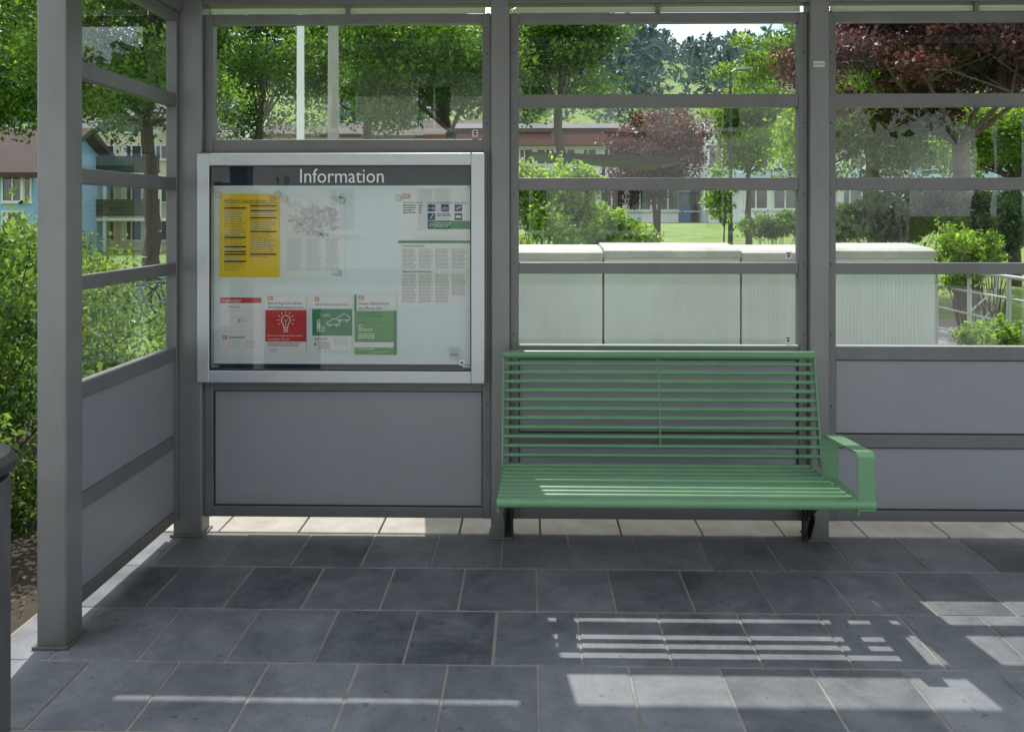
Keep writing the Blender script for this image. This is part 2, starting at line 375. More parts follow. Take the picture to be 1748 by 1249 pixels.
b=MB(); b.box(xi0+.001,xi1-.001,-.034,-.03,zi0+.001,zi1-.001); b.obj('back_panel',[mat('navy_backing',(.014,.028,.055),.6,spec=.2)],ib)
xb0,zb1=PY(364,317,-.038); xb1,zb0=PY(803,622,-.038)
b=MB(); b.box(xb0,xb1,-.038,-.0345,zb0,zb1); b.obj('pin_board',[mat('board_white',(.80,.90,.94),.55,0,.03,3)],ib)
b=MB(); b.poly([(xi0+.004,-.088,zi0+.004),(xi1-.004,-.088,zi0+.004),(xi1-.004,-.088,zi1-.004),(xi0+.004,-.088,zi1-.004)]); b.obj('glass_door',[BGLASS],ib)
HDR=mat('header_grey',(.75,.79,.82),.5)
b=MB(); xa,za=PY(510,312,-.0895); xe,_=PY(655,312,-.0895)
b.text('Information',0,-.0895,0,.105,0)
wid=max(v[0] for v in b.v); k=(xe-xa)/wid
b.v=[(xa+v[0]*k,-.0895,za+v[2]*.92) for v in b.v]
b.obj('header_lettering',[HDR],ib)
for u in (366,797): 
    x,z=PY(u,625,-.05); b=MB(); b.box(x-.02,x+.02,-.06,-.04,z-.004,z+.004); b.obj('lock',[ALU],ib)

# posters
Yp=-.042
def Pp(u,v): return PY(u,v,Yp)
RED=mat('print_red',(.62,.035,.04),.6); GRN=mat('print_green',(.05,.27,.12),.6); GRN2=mat('print_light_green',(.15,.40,.13),.6)
YEL=mat('paper_yellow',(.90,.66,.02),.65); GREY=mat('print_grey',(.25,.27,.28),.7); NAV=mat('print_navy',(.03,.06,.20),.6)
LB=mat('print_lightblue',(.45,.62,.75),.6); PNK=mat('print_pink',(.80,.55,.60),.6); PW=mat('paper_white',(.88,.90,.90),.65); LG=mat('print_pale',(.66,.71,.73),.7)
PM=[PW,RED,GRN,GRN2,YEL,BLACK,GREY,NAV,LB,PNK,LG]
W_,R_,G_,LGn,Y_,K_,GR_,N_,B_,PK_,PL_=range(11)
class Poster(MB):
    def rect(s,u0,v0,u1,v1,mi,lay=0):
        a=Pp(u0,v1); c=Pp(u1,v0); y=Yp-.0009*lay
        s.poly([(a[0],y,a[1]),(c[0],y,a[1]),(c[0],y,c[1]),(a[0],y,c[1])],mi)
    def paper(s,u0,v0,u1,v1,mi):
        a=Pp(u0,v1); c=Pp(u1,v0); s.box(a[0],c[0],Yp,Yp+.002,a[1],c[1],mi)
    def lines(s,u0,v0,u1,v1,n,mi,lay=1,rag=.25,fill=.45):
        h=(v1-v0)/n
        for i in range(n):
            uu=u1-(u1-u0)*rnd.uniform(0,rag); x=u0
            while x<uu-1:
                w=min(rnd.uniform(3,11),uu-x); s.rect(x,v0+i*h,x+w,v0+i*h+h*fill,mi,lay); x+=w+1.0
    def t(s,st,u,v,px,mi,lay=2,align='LEFT',fit=None):
        a=Pp(u,v); b0=len(s.v); s.text(st,0,Yp-.0009*lay,0,px/F*4.16*1.0,mi,align)
        k=1
        if fit:
            xs_=[q[0] for q in s.v[b0:]]; k=(fit/F*4.16)/(max(xs_)-min(xs_))
        s.v[b0:]=[(a[0]+q[0]*k,q[1],a[1]+q[2]) for q in s.v[b0:]]
    def ring(s,u,v,r,w,mi,lay=2,a0=0,a1=360,n=24,ky=1):
        for i in range(n):
            t0=math.radians(a0+(a1-a0)*i/n); t1=math.radians(a0+(a1-a0)*(i+1)/n); y=Yp-.0009*lay
            P4=[Pp(u+rr*math.cos(tt),v-ky*rr*math.sin(tt)) for rr,tt in ((r-w/2,t0),(r+w/2,t0),(r+w/2,t1),(r-w/2,t1))]
            s.poly([(q[0],y,q[1]) for q in P4],mi)
    def seg(s,u0,v0,u1,v1,w,mi,lay=2):
        dx,dy=u1-u0,v1-v0; L=math.hypot(dx,dy) or 1; nx_,ny_=-dy/L*w/2,dx/L*w/2; y=Yp-.0009*lay
        P4=[Pp(u0+nx_,v0+ny_),Pp(u1+nx_,v1+ny_),Pp(u1-nx_,v1-ny_),Pp(u0-nx_,v0-ny_)]
        s.poly([(q[0],y,q[1]) for q in P4],mi)
    def db(s,u,v,w=9,h=6.5):
        s.rect(u,v,u+w,v+h,R_,2); s.rect(u+1,v+1,u+w-1,v+h-1,W_,3); s.t('DB',u+1.4,v+h-1.6,h*.85,R_,4,fit=w-2.8)
    def done(s,label): return s.obj('poster',PM,label=label,category='poster',group='notices in the information board')
q=Poster(); q.paper(374,331,477,473,Y_)
q.t('Abfahrt',382,345,8,K_,fit=28); q.t('Departure',412,345,6,K_,fit=22); q.t('Hausach',436,345,6,K_,fit=20); q.db(461,336)
for c0,c1 in ((383,420),(427,472)):
    v=350
    while v<(462 if c0<400 else 438):
        if rnd.random()<.20: q.rect(c0,v,c1,v+2.8,K_,1); v+=4.5
        else: q.lines(c0,v,c1,v+2.6,1,GR_,1,.3,.5); v+=3.8
q.rect(383,346.5,472,347.5,K_,1)
q.done('yellow paper train departure timetable pinned in the case')
q=Poster(); q.paper(479,336,590,475,W_)
for i in range(200):
    a=rnd.uniform(0,6.28); r0=rnd.random()**.5; u=535+44*r0*math.cos(a); v=375+27*r0*math.sin(a)
    q.rect(u,v,u+rnd.uniform(2,9),v+rnd.uniform(1.5,6),rnd.choice([B_,PL_,PK_,PL_,PL_,PL_]),1+(i%12)*.05)
for i in range(14):
    q.seg(533+rnd.uniform(-20,20),375+rnd.uniform(-12,12),535+40*math.cos(i*.45),375+25*math.sin(i*.45),.5,rnd.choice([PK_,B_,B_,PK_,LGn]),3+i*.05)
q.t('vgf',566,342,15,B_,4); q.rect(577,336,586,338,LGn,4.5)
for c in (490,523,556): q.lines(c,408,c+27,462,18,PL_,1,.3,.55)
q.rect(568,461,584,471,B_,1.6); q.rect(569,462,577,466,W_,2); q.lines(490,345,520,356,4,PL_)
q.done('white regional transit map sheet with coloured zones and tables')
q=Poster(); q.paper(680,324,803,410,W_); q.db(688,331,12,8)
q.t('Wir sind für Sie da.',688,347.5,5,K_,fit=34); q.lines(688,350,712,366,4,N_); q.lines(715,350,722,366,4,GR_)
q.t('So finden Sie Ihren Bahnhof',730,347.5,4.5,K_,fit=42); q.t('Bitte wählen',776,347.5,4.5,K_,fit=20)
for u in (730,753,776): q.rect(u,349,u+13,361,N_,1)
for u in (730,776): q.rect(u,364,u+13,376,N_,1)
q.ring(757,356.5,2,.8,W_); q.ring(762.5,356.5,2,.8,W_); q.seg(757,356,760,352.5,.8,W_,3); q.seg(760,352.5,762.5,356,.8,W_,3)
q.t('P+R',731,358,6.5,W_,fit=11); q.seg(734,374,739,366,1.5,W_); q.seg(779,357,787,353,1.5,W_); q.rect(778,368,787,372,W_,2)
q.lines(746,365,772,370,2,N_); q.rect(730,377,803,391,G_,1); q.lines(742,380,772,389,3,W_,2); q.ring(736,384,2.2,1,W_,2)
q.done('white station service notice with blue pictograms and green band')
q=Poster(); q.paper(680,411,803,526,W_); q.rect(680,411,803,415,G_,1)
q.t('Unsere Fahrgastrechte',687,421,5,K_,fit=38)
for c in (687,715,743,771): q.lines(c,425,c+25,459,15,GR_,1,.2,.30)
q.t('Allgemeine Geschäftsbedingungen',687,465,5,K_,fit=50)
for c in (687,715,743,771): q.lines(c,468,c+25,(518 if c<760 else 505),20,GR_,1,.2,.30)
q.done('white sheet of printed passenger terms in four columns')
q=Poster(); q.paper(376,508,446,604,W_); q.rect(376,508,446,517,R_,1); q.t('Umgebungsplan',378,515,8,W_,fit=34)
q.t('Hausach',390,525,4.5,K_,fit=18); q.rect(384,530,434,566,PL_,1); q.rect(384.7,530.7,433.3,565.3,W_,2)
for i in range(12): q.seg(rnd.uniform(388,430),rnd.uniform(534,562),rnd.uniform(388,430),rnd.uniform(534,562),.5,PL_,3+i*.05)
q.seg(404,550,424,547,1.3,PK_,4); q.rect(408,545,411,548,R_,5); q.db(380,573,8,6)
q.lines(391,574,420,578,2,K_); q.lines(391,581,412,595,4,PL_); q.lines(418,581,440,595,4,PL_)
q.done('white local area map sheet with red header')
q=Poster(); q.paper(453,504,523,603,R_); q.rect(453,504,523,529,W_,1) ; q.db(457,506)
q.t('Bitte bringen Sie defekte',458,519,5.4,K_,3,fit=58); q.t('Bahnsteigbeleuchtung ans Licht.',458,526,5.4,K_,3,fit=60)
q.ring(488,546,7.5,1.6,W_,2,-50,230); q.seg(483,552,485,559,1.5,W_); q.seg(493,552,491,559,1.5,W_)
for v in (559,562,565): q.rect(484,v,492,v+1.6,W_,2)
q.seg(488,558,488,548,1,W_); q.seg(485,545,488,549,1,W_); q.seg(491,545,488,549,1,W_)
for a in range(-30,211,30):
    ca,sa=math.cos(math.radians(a)),math.sin(math.radians(a)); q.seg(488+11*ca,546-11*sa,488+15*ca,546-15*sa,1.3,W_)
q.t('Damit wir sie gemeinsam wieder',457,574,5.2,W_,fit=60); q.t('einschalten können:',457,580,5.2,W_,fit=38)
q.rect(453,583,523,603,W_,1); q.lines(457,585,515,592,3,GR_,2); q.rect(460,594,473,601,PL_,2)
q.done('red notice with white light bulb about defective platform lighting')
q=Poster(); q.paper(533,506,601,602,G_); q.rect(533,506,601,527,W_,1); q.db(537,508,8,6)
q.t('Auf der Suche nach einem Taxi?',538,521,5.2,K_,3,fit=56)
q.t('TAXI',546,541,9,W_,fit=17); q.ring(544,548,2.2,1.2,W_); q.rect(541,551,547,560,W_,2); q.rect(541.5,560,543.5,566,W_,2); q.rect(544.8,560,546.8,566,W_,2); q.rect(549,557,554,566,W_,2); q.rect(550,558,553,565,G_,3)
for du,dv in ((0,0),(-17,8)):
    q.seg(575+du,546+dv,597+du,546+dv,1.2,W_); q.seg(575+du,546+dv,576+du,541+dv,1.2,W_); q.seg(576+du,541+dv,581+du,540+dv,1.2,W_); q.seg(581+du,540+dv,585+du,536+dv,1.2,W_)
    q.seg(585+du,536+dv,592+du,537+dv,1.2,W_); q.seg(592+du,537+dv,597+du,541+dv,1.2,W_); q.seg(597+du,541+dv,597+du,546+dv,1.2,W_)
    q.ring(580+du,547+dv,2,1,W_,3); q.ring(592+du,547+dv,2,1,W_,3)
q.rect(533,573,601,602,W_,1); q.lines(537,576,560,582,3,GR_,2); q.rect(537,585,540,590,G_,2); q.lines(543,584,565,597,4,GR_,2); q.lines(570,576,596,590,4,PL_,2); 
for k in range(9): q.rect(541+k*6,598,545+k*6,601,PL_,2)
q.done('green notice with white taxi pictogram and cars')
q=Poster(); q.paper(605,503,677,605,LGn); q.rect(609,503,677,530,W_,1); q.rect(605,503,609,530,G_,2); q.db(612,505)
q.t('Dieser Bahnhof hat',612,520,6.4,K_,3,fit=52); q.t('ein offenes Ohr.',612,528,6.4,K_,3,fit=42)
q.lines(612,534,662,544,2,G_,2); q.rect(609,550,673,582,G_,1); q.rect(610,551,672,581,LGn,2)
q.ring(616,557,3,1.1,W_,3); q.lines(612,561,640,566,2,W_,3); q.lines(612,569,642,579,3,W_,3)
q.rect(605,584,677,593,W_,1); q.rect(605,593,677,605,LGn,2); q.lines(612,595,650,598,1,W_,3); q.lines(632,600,668,602,1,PL_,3)
q.rect(672,530,677,605,G_,3)
q.done('green and white notice about contacting the station')
MAG=mat('magnet_clear',(.62,.68,.55),.3)
for u,v in ((374,333),(475,332),(681,338),(584,343),(487,340)):
    x,z=Pp(u,v); b=MB(); b.tube((x,Yp-.004,z),(x,Yp-.013,z),.017,.013,n=20); b.obj('magnet',[MAG],bevel=.002,smooth=True,label='round pale magnet holding a notice on the board',category='magnet',group='magnets in the information board')
x,z=Pp(777,600); b=MB(); b.box(x-.022,x+.022,-.0890,-.0885,z-.018,z+.018,0); b.box(x-.018,x+.018,-.0897,-.0892,z-.012,z+.0,1)
b.obj('window_sticker',[mat('sticker_tan',(.45,.42,.36),.6),GREY],label='small tan sticker on the board glass',category='sticker')
x,z=Pp(790,616); b=MB(); b.box(x-.013,x+.013,-.0890,-.0885,z-.013,z+.013,0); b.poly([(x-.008,-.0897,z+.004),(x+.008,-.0897,z+.004),(x,-.0897,z-.009)][::-1],1)
b.obj('window_sticker',[STK,BLACK],label='small maker sticker with triangle on board glass',category='sticker')

# ================= BENCH
bx0,bx1=-.125,1.312
be=empty('park_bench',(.575,-.5,0),'green tubular metal bench with one armrest mounted on shelter posts','bench')
NB=12
bt=(-.18,.907); bb=(-.285,.468)
b=MB()
for i in range(NB):
    f=i/(NB-1); y=bt[0]+(bb[0]-bt[0])*f; z=bt[1]+(bb[1]-bt[1])*f
    if i==0: b.tube((bx0-.004,y,z),(bx1+.008,y,z),.0195,n=18)
    else: b.tube((bx0,y,z),(bx1,y,z),.0094,n=12)
for x in (bx0-.0035,bx1-.0035,):
    b.prism([(bt[0]-.02,bt[1]-.01),(bt[0]+.02,bt[1]-.005),(bb[0]+.022,bb[1]-.05),(bb[0]-.022,bb[1]-.05)],'x',x,x+.007)
xc=XU(1125,-.23)
for i in range(NB-1):
    f=(i+.5)/(NB-1); y=bt[0]+(bb[0]-bt[0])*f; z=bt[1]+(bb[1]-bt[1])*f
    b.box(xc-.003,xc+.003,y-.008,y+.012,z-.02,z+.02)
b.obj('backrest',[BENCH],be,smooth=True)
b=MB(); NS=10; sb=(-.285,.418); sf=(-.850,.449)
for i in range(NS):
    f=i/(NS-1); y=sb[0]+(sf[0]-sb[0])*f; z=sb[1]+(sf[1]-sb[1])*f-.006*math.sin(math.pi*f)
    if i==NS-1: b.tube((bx0-.004,y-.012,z-.004),(bx1+.014,y-.012,z-.004),.0195,n=18)
    else: b.tube((bx0,y,z),(1.262,y,z),.0135,n=14)
for x in (bx0-.004,1.262): b.prism([(-.86,.405),(-.86,.445),(-.28,.425),(-.28,.385)],'x',x,x+.008)
b.obj('seat',[BENCH],be,smooth=True)
b=MB()
for x in (.095,1.145): b.prism([(-.81,.408),(-.81,.420),(-.30,.398),(-.30,.386)],'x',x-.034,x+.034)
b.tube((bx0+.02,-.40,.362),(bx1+.01,-.40,.362),.02,n=16)
b.obj('seat_frame',[BENCH],be,smooth=True)
b=MB(); ax0,ax1=1.257,1.324; t=.009; zt=.645
path=[(-.465,.41),(-.465,.605),(-.485,.620),(-.850,zt),(-.868,.630),(-.874,.425)]
def offset(path,d):
    out=[]
    for i,pp in enumerate(path):
        a=path[max(0,i-1)]; c=path[min(len(path)-1,i+1)]; dx,dz=c[0]-a[0],c[1]-a[1]; L=math.hypot(dx,dz); out.append((pp[0]+dz/L*d,pp[1]-dx/L*d))
    return out
p_in=offset(path,-t)
for i in range(len(path)-1): b.prism([path[i],path[i+1],p_in[i+1],p_in[i]],'x',ax0+.0001*i,ax1-.0001*i)
b.prism([(-.85,.428),(-.85,.436),(-.47,.424),(-.47,.416)],'x',1.2705,ax1-.002)
b.obj('armrest',[BENCH],be)
BR=mat('bracket_black',(.03,.03,.032),.45,.2)
for x in (XU(868,-.06)+.002,XU(1374,-.06)+.005):
    b=MB()
    for xx in (x-.016,x+.010): b.prism([(-.061,.02),(-.061,.20),(-.10,.20),(-.115,.14),(-.15,.16),(-.15,.13),(-.085,.02)],'x',xx,xx+.006)
    b.tube((x-.026,-.105,.13),(x+.026,-.105,.13),.012); b.box(x-.022,x+.022,-.069,-.061,.0,.22)
    b.prism([(-.10,.12),(-.10,.16),(-.40,.38),(-.40,.345)],'x',x-.008,x+.008)
    b.obj('bracket',[BR],be,bevel=.002)

# ================= LITTER BIN
bxx=-1.638;byy=-1.88
lb=empty('litter_bin',(bxx,byy,0),'dark grey round metal litter bin beside the shelter','litter bin')
BIN=mat('bin_grey',(.12,.125,.13),.45,.4,.08,6)
def lathe(prof,cx,cy,n=40):
    b=MB()
    for (r,z) in prof:
        for i in range(n): b.v.append((cx+r*math.cos(2*math.pi*i/n),cy+r*math.sin(2*math.pi*i/n),z))
    for j in range(len(prof)-1):
        for i in range(n):
            k=(i+1)%n; b.f.append((j*n+i,j*n+k,(j+1)*n+k,(j+1)*n+i)); b.m.append(0); b.tone.append(.5)
    return b
lathe([(0,.02),(.19,.02),(.19,.82),(.185,.825),(.0,.825)],bxx,byy).obj('bin_body',[BIN],lb,smooth=True)
lathe([(.15,.826),(.15,.85),(.203,.85),(.205,.875),(.19,.895),(.12,.905),(0,.908)],bxx,byy).obj('bin_lid',[mat('lid_dark',(.06,.06,.065),.4,.4)],lb,smooth=True)
lathe([(0,.0),(.16,.0),(.16,.02),(0,.02)],bxx,byy).obj('bin_base',[DARK],lb)

# ================= UTILITY CABINETS
Yc=.9; dC=Yc+D
CAB=mat('cabinet_grey',(.62,.71,.66),.6,0,.10,1.6,.05,80,grime=.12); CABL=mat('cabinet_lid',(.46,.47,.42),.75,0,.25,5,.1,100)
edges=[XU(720,Yc),XU(1030,Yc),XU(1265,Yc),XU(1422,Yc),XU(1597,Yc)]
cw=[(edges[0],edges[0]+.32),(edges[0]+.32,edges[1])]+[(edges[i],edges[i+1]) for i in range(1,4)]
for ci,(a,c) in enumerate(cw):
    e=empty('utility_cabinet',((a+c)/2,Yc+.2,0),'pale grey utility cabinet with ribbed doors behind the shelter','utility cabinet','row of utility cabinets')
    top=1.35-.012*(ci%2)
    a+=.006;c-=.006
    b=MB(); b.box(a,c,Yc,Yc+.38,.0,top-.045)
    nr=int((c-a-.1)/.022)
    for i in range(nr):
        x=a+.05+i*(c-a-.1)/nr; b.box(x,x+.009,Yc-.0022,Yc-.0001,.12,top-.13)
    b.obj('cabinet_body',[CAB],e,bevel=.003)
    b=MB(); b.prism([(Yc-.02,top-.05),(Yc-.02,top-.005),(Yc+.03,top+.012),(Yc+.36,top+.03),(Yc+.40,top-.01),(Yc+.40,top-.05)],'x',a-.004,c+.004)
    b.obj('cabinet_lid',[CABL],e,bevel=.006)

# ================= VEGETATION
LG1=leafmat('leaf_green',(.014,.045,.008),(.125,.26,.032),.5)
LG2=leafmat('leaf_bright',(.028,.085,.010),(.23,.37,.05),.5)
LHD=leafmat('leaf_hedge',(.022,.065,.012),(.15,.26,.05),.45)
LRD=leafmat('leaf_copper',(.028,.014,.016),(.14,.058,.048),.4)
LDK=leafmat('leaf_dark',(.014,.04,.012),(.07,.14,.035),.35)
BARK=mat('bark',(.075,.057,.043),.9,0,.35,12,.8,40)
BARKL=mat('bark_light',(.13,.105,.078),.9,0,.35,9,.8,40)
def tree(name,x,y,zc,rx,rz,trunk_r,lm,n=9000,leaf=.13,seed=1,nclump=34,bark=None,label='',cat='tree',ry=None,group=None,base=None,fork=None,cs=.36,tx=0,wild=.35):
    rng=np.random.default_rng(seed); ry=ry or rx
    zb=float(hgt(x,y)) if base is None else base
    e=empty(name,(x+tx,y,zb),label,cat,group)
    c=np.array([x,y,zc]); R=np.array([rx,ry,rz])
    lob=rng.normal(size=(7,3)); lob/=np.linalg.norm(lob,axis=1)[:,None]
    cl=[]
    while len(cl)<nclump:
        v=rng.normal(size=3); v/=np.linalg.norm(v); rr=rng.random()**.4
        k=(1-wild)+wild*1.5*max(0,np.max(lob@v))**2.2
        pt=c+v*rr*R*.92*k; pt[2]=max(pt[2],zb+.12*rz); cl.append(pt)
    cl=np.array(cl)
    rad=min(rx,1.4*rz)*cs*rng.uniform(.45,1.35,nclump)
    pr_=rad**2/np.sum(rad**2); idx=rng.choice(nclump,n,p=pr_)
    v=rng.normal(size=(n,3)); v/=np.linalg.norm(v,axis=1)[:,None]
    rr=rng.random(n)**.5*(1+.35*rng.random(n)**3)
    pts=cl[idx]+v*(rr*rad[idx])[:,None]*np.array([1.15,1.15,.66])
    pts+=rng.normal(size=(n,3))*leaf*.8
    pts[:,2]=np.maximum(pts[:,2],zb+.02)
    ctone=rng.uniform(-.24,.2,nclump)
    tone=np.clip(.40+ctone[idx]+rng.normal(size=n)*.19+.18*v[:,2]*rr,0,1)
    V,Q=leaves(pts,leaf*rng.uniform(.5,1.25,n),rng)
    b=MB(); 
    if trunk_r>0:
        ft=fork if fork else zb+(zc-rz-zb)*.9+.25*rz
        p0=Vector((x+tx,y,zb-.1)); segs=6; prev=p0; pr=trunk_r*1.35
        for i in range(1,segs+1):
            f=i/segs; q_=Vector((x+tx*(1-.3*f)+rng.normal()*trunk_r*.28,y+rng.normal()*trunk_r*.25,zb+(ft-zb)*f)); r_=trunk_r*(1.1-.35*f)
            b.tube(prev,q_,pr,r_,n=12,cap=False); prev=q_;pr=r_
        top=prev
        order=np.argsort(-rad)[:min(12,nclump)]
        for k in order:
            t=Vector(cl[k]); mid=top.lerp(t,.5)+Vector((rng.normal()*.1*rx,rng.normal()*.1*rx,-.04*rz)); r_=pr*.38
            b.tube(top,mid,r_,r_*.6,n=8,cap=False); b.tube(mid,t,r_*.6,r_*.12,n=6,cap=False)
            for kk in range(2):
                t2=Vector(cl[rng.integers(0,nclump)]); 
                if (t2-mid).length<rx*.8: b.tube(mid,t2,r_*.4,r_*.08,n=5,cap=False)
        b.obj('trunk',[bark or BARK],e,smooth=True)
    else:
        for k in range(min(nclump,18)):
            t=Vector(cl[k]); b.tube((x+rng.normal()*.12*rx,y+rng.normal()*.12*rx,zb-.05),t,.009,.003,n=5,cap=False)
        b.obj('stems',[BARK],e)
        ns=26; sp=cl[rng.integers(0,nclump,ns)]; L=rz*rng.uniform(.25,.6,ns); dr=rng.normal(size=(ns,3))*.45; dr[:,2]=1
        f=rng.random((ns,26)); pp=sp[:,None,:]+dr[:,None,:]*(L[:,None]*f)[:,:,None]+rng.normal(size=(ns,26,3))*leaf*.55
        V2,Q2=leaves(pp.reshape(-1,3),leaf*rng.uniform(.6,1.1,ns*26),rng)
        Q=np.concatenate([Q,Q2+len(V)]); V=np.concatenate([V,V2]); tone=np.concatenate([tone,np.clip(rng.normal(.62,.15,ns*26),0,1)])
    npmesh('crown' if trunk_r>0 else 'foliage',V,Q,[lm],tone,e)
    return e
def X_at(u,d): return XU(u,d-D)
def Z_at(v,d): return H+(HV-v)*d/F
def T(name,u,v,d,rpx,rzpx,tr,lm,**k):
    s=F/d; 
    if 'tpx' in k: k['tx']=k.pop('tpx')/s
    return tree(name,X_at(u,d),d-D,Z_at(v,d),rpx/s,rzpx/s,tr,lm,**k)
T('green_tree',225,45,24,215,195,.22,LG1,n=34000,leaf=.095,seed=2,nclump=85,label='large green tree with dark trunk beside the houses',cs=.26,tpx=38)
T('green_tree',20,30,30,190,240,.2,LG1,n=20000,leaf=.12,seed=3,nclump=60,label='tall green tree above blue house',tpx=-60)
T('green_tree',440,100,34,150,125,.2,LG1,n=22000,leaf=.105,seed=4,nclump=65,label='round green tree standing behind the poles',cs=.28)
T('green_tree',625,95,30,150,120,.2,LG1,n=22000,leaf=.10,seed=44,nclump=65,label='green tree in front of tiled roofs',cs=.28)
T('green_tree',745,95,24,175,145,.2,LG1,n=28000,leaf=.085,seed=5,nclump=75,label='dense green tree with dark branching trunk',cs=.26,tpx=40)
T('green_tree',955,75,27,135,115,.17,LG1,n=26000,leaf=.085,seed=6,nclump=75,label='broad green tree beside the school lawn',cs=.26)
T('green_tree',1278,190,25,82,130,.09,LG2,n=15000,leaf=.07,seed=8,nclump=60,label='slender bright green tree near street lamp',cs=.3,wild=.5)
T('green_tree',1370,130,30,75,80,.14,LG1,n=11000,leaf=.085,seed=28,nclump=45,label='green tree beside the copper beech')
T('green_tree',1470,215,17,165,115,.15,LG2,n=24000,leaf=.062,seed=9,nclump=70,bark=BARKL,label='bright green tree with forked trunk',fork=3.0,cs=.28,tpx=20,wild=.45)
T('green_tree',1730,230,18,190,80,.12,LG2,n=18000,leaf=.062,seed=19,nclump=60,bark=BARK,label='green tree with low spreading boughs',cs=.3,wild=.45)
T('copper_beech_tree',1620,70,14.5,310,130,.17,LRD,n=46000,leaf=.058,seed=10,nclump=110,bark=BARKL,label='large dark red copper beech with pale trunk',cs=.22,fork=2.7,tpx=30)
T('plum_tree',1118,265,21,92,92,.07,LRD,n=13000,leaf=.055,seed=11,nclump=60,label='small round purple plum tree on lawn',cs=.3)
T('sapling_tree',1236,335,14,28,52,.016,LG2,n=1000,leaf=.045,seed=12,nclump=20,label='thin young sapling on the lawn',wild=.6)
for i,(u,v,d,r,rz,lm,n_,lf,lab) in enumerate([
    (940,350,8.5,95,90,LG2,9500,.034,'loose leafy bush behind the pale cabinets'),
    (1040,388,9.5,90,50,LG2,7000,.034,'low leafy bush behind the pale cabinets'),
    (1545,372,14,84,50,LDK,12000,.045,'rounded dark green clipped shrub'),
    (1690,395,12,88,70,LDK,9500,.04,'dark green shrub beside the railing'),
    (1650,440,10,50,60,LG2,3600,.034,'small leafy shrub beside railing'),
    (1325,388,15,55,26,LG1,3800,.04,'low shrub near the school lawn'),
    (1440,385,15,50,32,LG2,3800,.04,'low bright shrub near the school lawn'),
    (1715,575,8,75,30,LG2,3000,.026,'low plants beside the footpath')]):
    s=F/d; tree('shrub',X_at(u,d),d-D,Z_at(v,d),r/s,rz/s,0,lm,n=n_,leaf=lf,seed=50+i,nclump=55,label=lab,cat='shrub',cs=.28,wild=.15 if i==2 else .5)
for i,(x,y,zc,r,rz,n_,lab) in enumerate([
    (-2.85,.1,.70,.66,.90,19000,'dense leafy shrub beside the shelter post'),
    (-3.6,1.7,.80,.80,.78,15000,'dense leafy shrub outside the side window'),
    (-2.75,1.5,.35,.50,.45,6500,'low leafy shrub outside the side window'),
    (-2.5,3.2,.30,.6,.38,7500,'low leafy shrub outside the side window'),
    (-4.6,4.0,.75,.9,.75,12000,'dense leafy shrub outside the side window'),
    (-3.9,6.0,.35,.8,.55,7000,'loose leafy shrub near the bicycles'),
    (-6.6,5.0,.9,1.1,.8,9500,'dense leafy shrub beside the bicycles'),
    (-2.65,-.65,.30,.44,.42,8500,'leafy shrub beside the shelter post')]):
    tree('hedge_shrub',x,y,zc,r,rz,0,LHD if i!=3 else LG2,n=n_,leaf=.024,seed=80+i,nclump=60,label=lab,cat='shrub',group='shrubs along the shelter side',base=-.02,cs=.30,wild=.3)

# far forest stuff on hill
rng=np.random.default_rng(5); N=2600
fx=rng.uniform(-330,420,N); fy=rng.uniform(130,560,N)
keep=~((fx/(fy+4)<-.24)&(fx/(fy+4)>-.42)&(fy<330)) ; fx=fx[keep];fy=fy[keep]; N=len(fx)
K=70; ctr=np.stack([fx,fy,hgt(fx,fy)],-1); hh=rng.uniform(8,17,N)
tt=rng.random((N,K))**1.2; ang=rng.uniform(0,6.28,(N,K)); conif=(rng.random(N)<.6)[:,None]
rd=np.where(conif,(1.02-tt)*.27,np.sqrt(np.clip(tt*(1.05-tt),0,1))*.62)*hh[:,None]*rng.uniform(.6,1,(N,K))
pts=np.stack([ctr[:,None,0]+rd*np.cos(ang),ctr[:,None,1]+rd*np.sin(ang),ctr[:,None,2]+tt*hh[:,None]],-1).reshape(-1,3)
V,Q=leaves(pts,np.repeat(hh*.075,K)*rng.uniform(.7,1.3,N*K),rng)
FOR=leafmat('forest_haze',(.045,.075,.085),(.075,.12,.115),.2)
npmesh('forest',V,Q,[FOR],np.clip(rng.normal(.45,.2,N*K)+.0,0,1),kind='stuff')
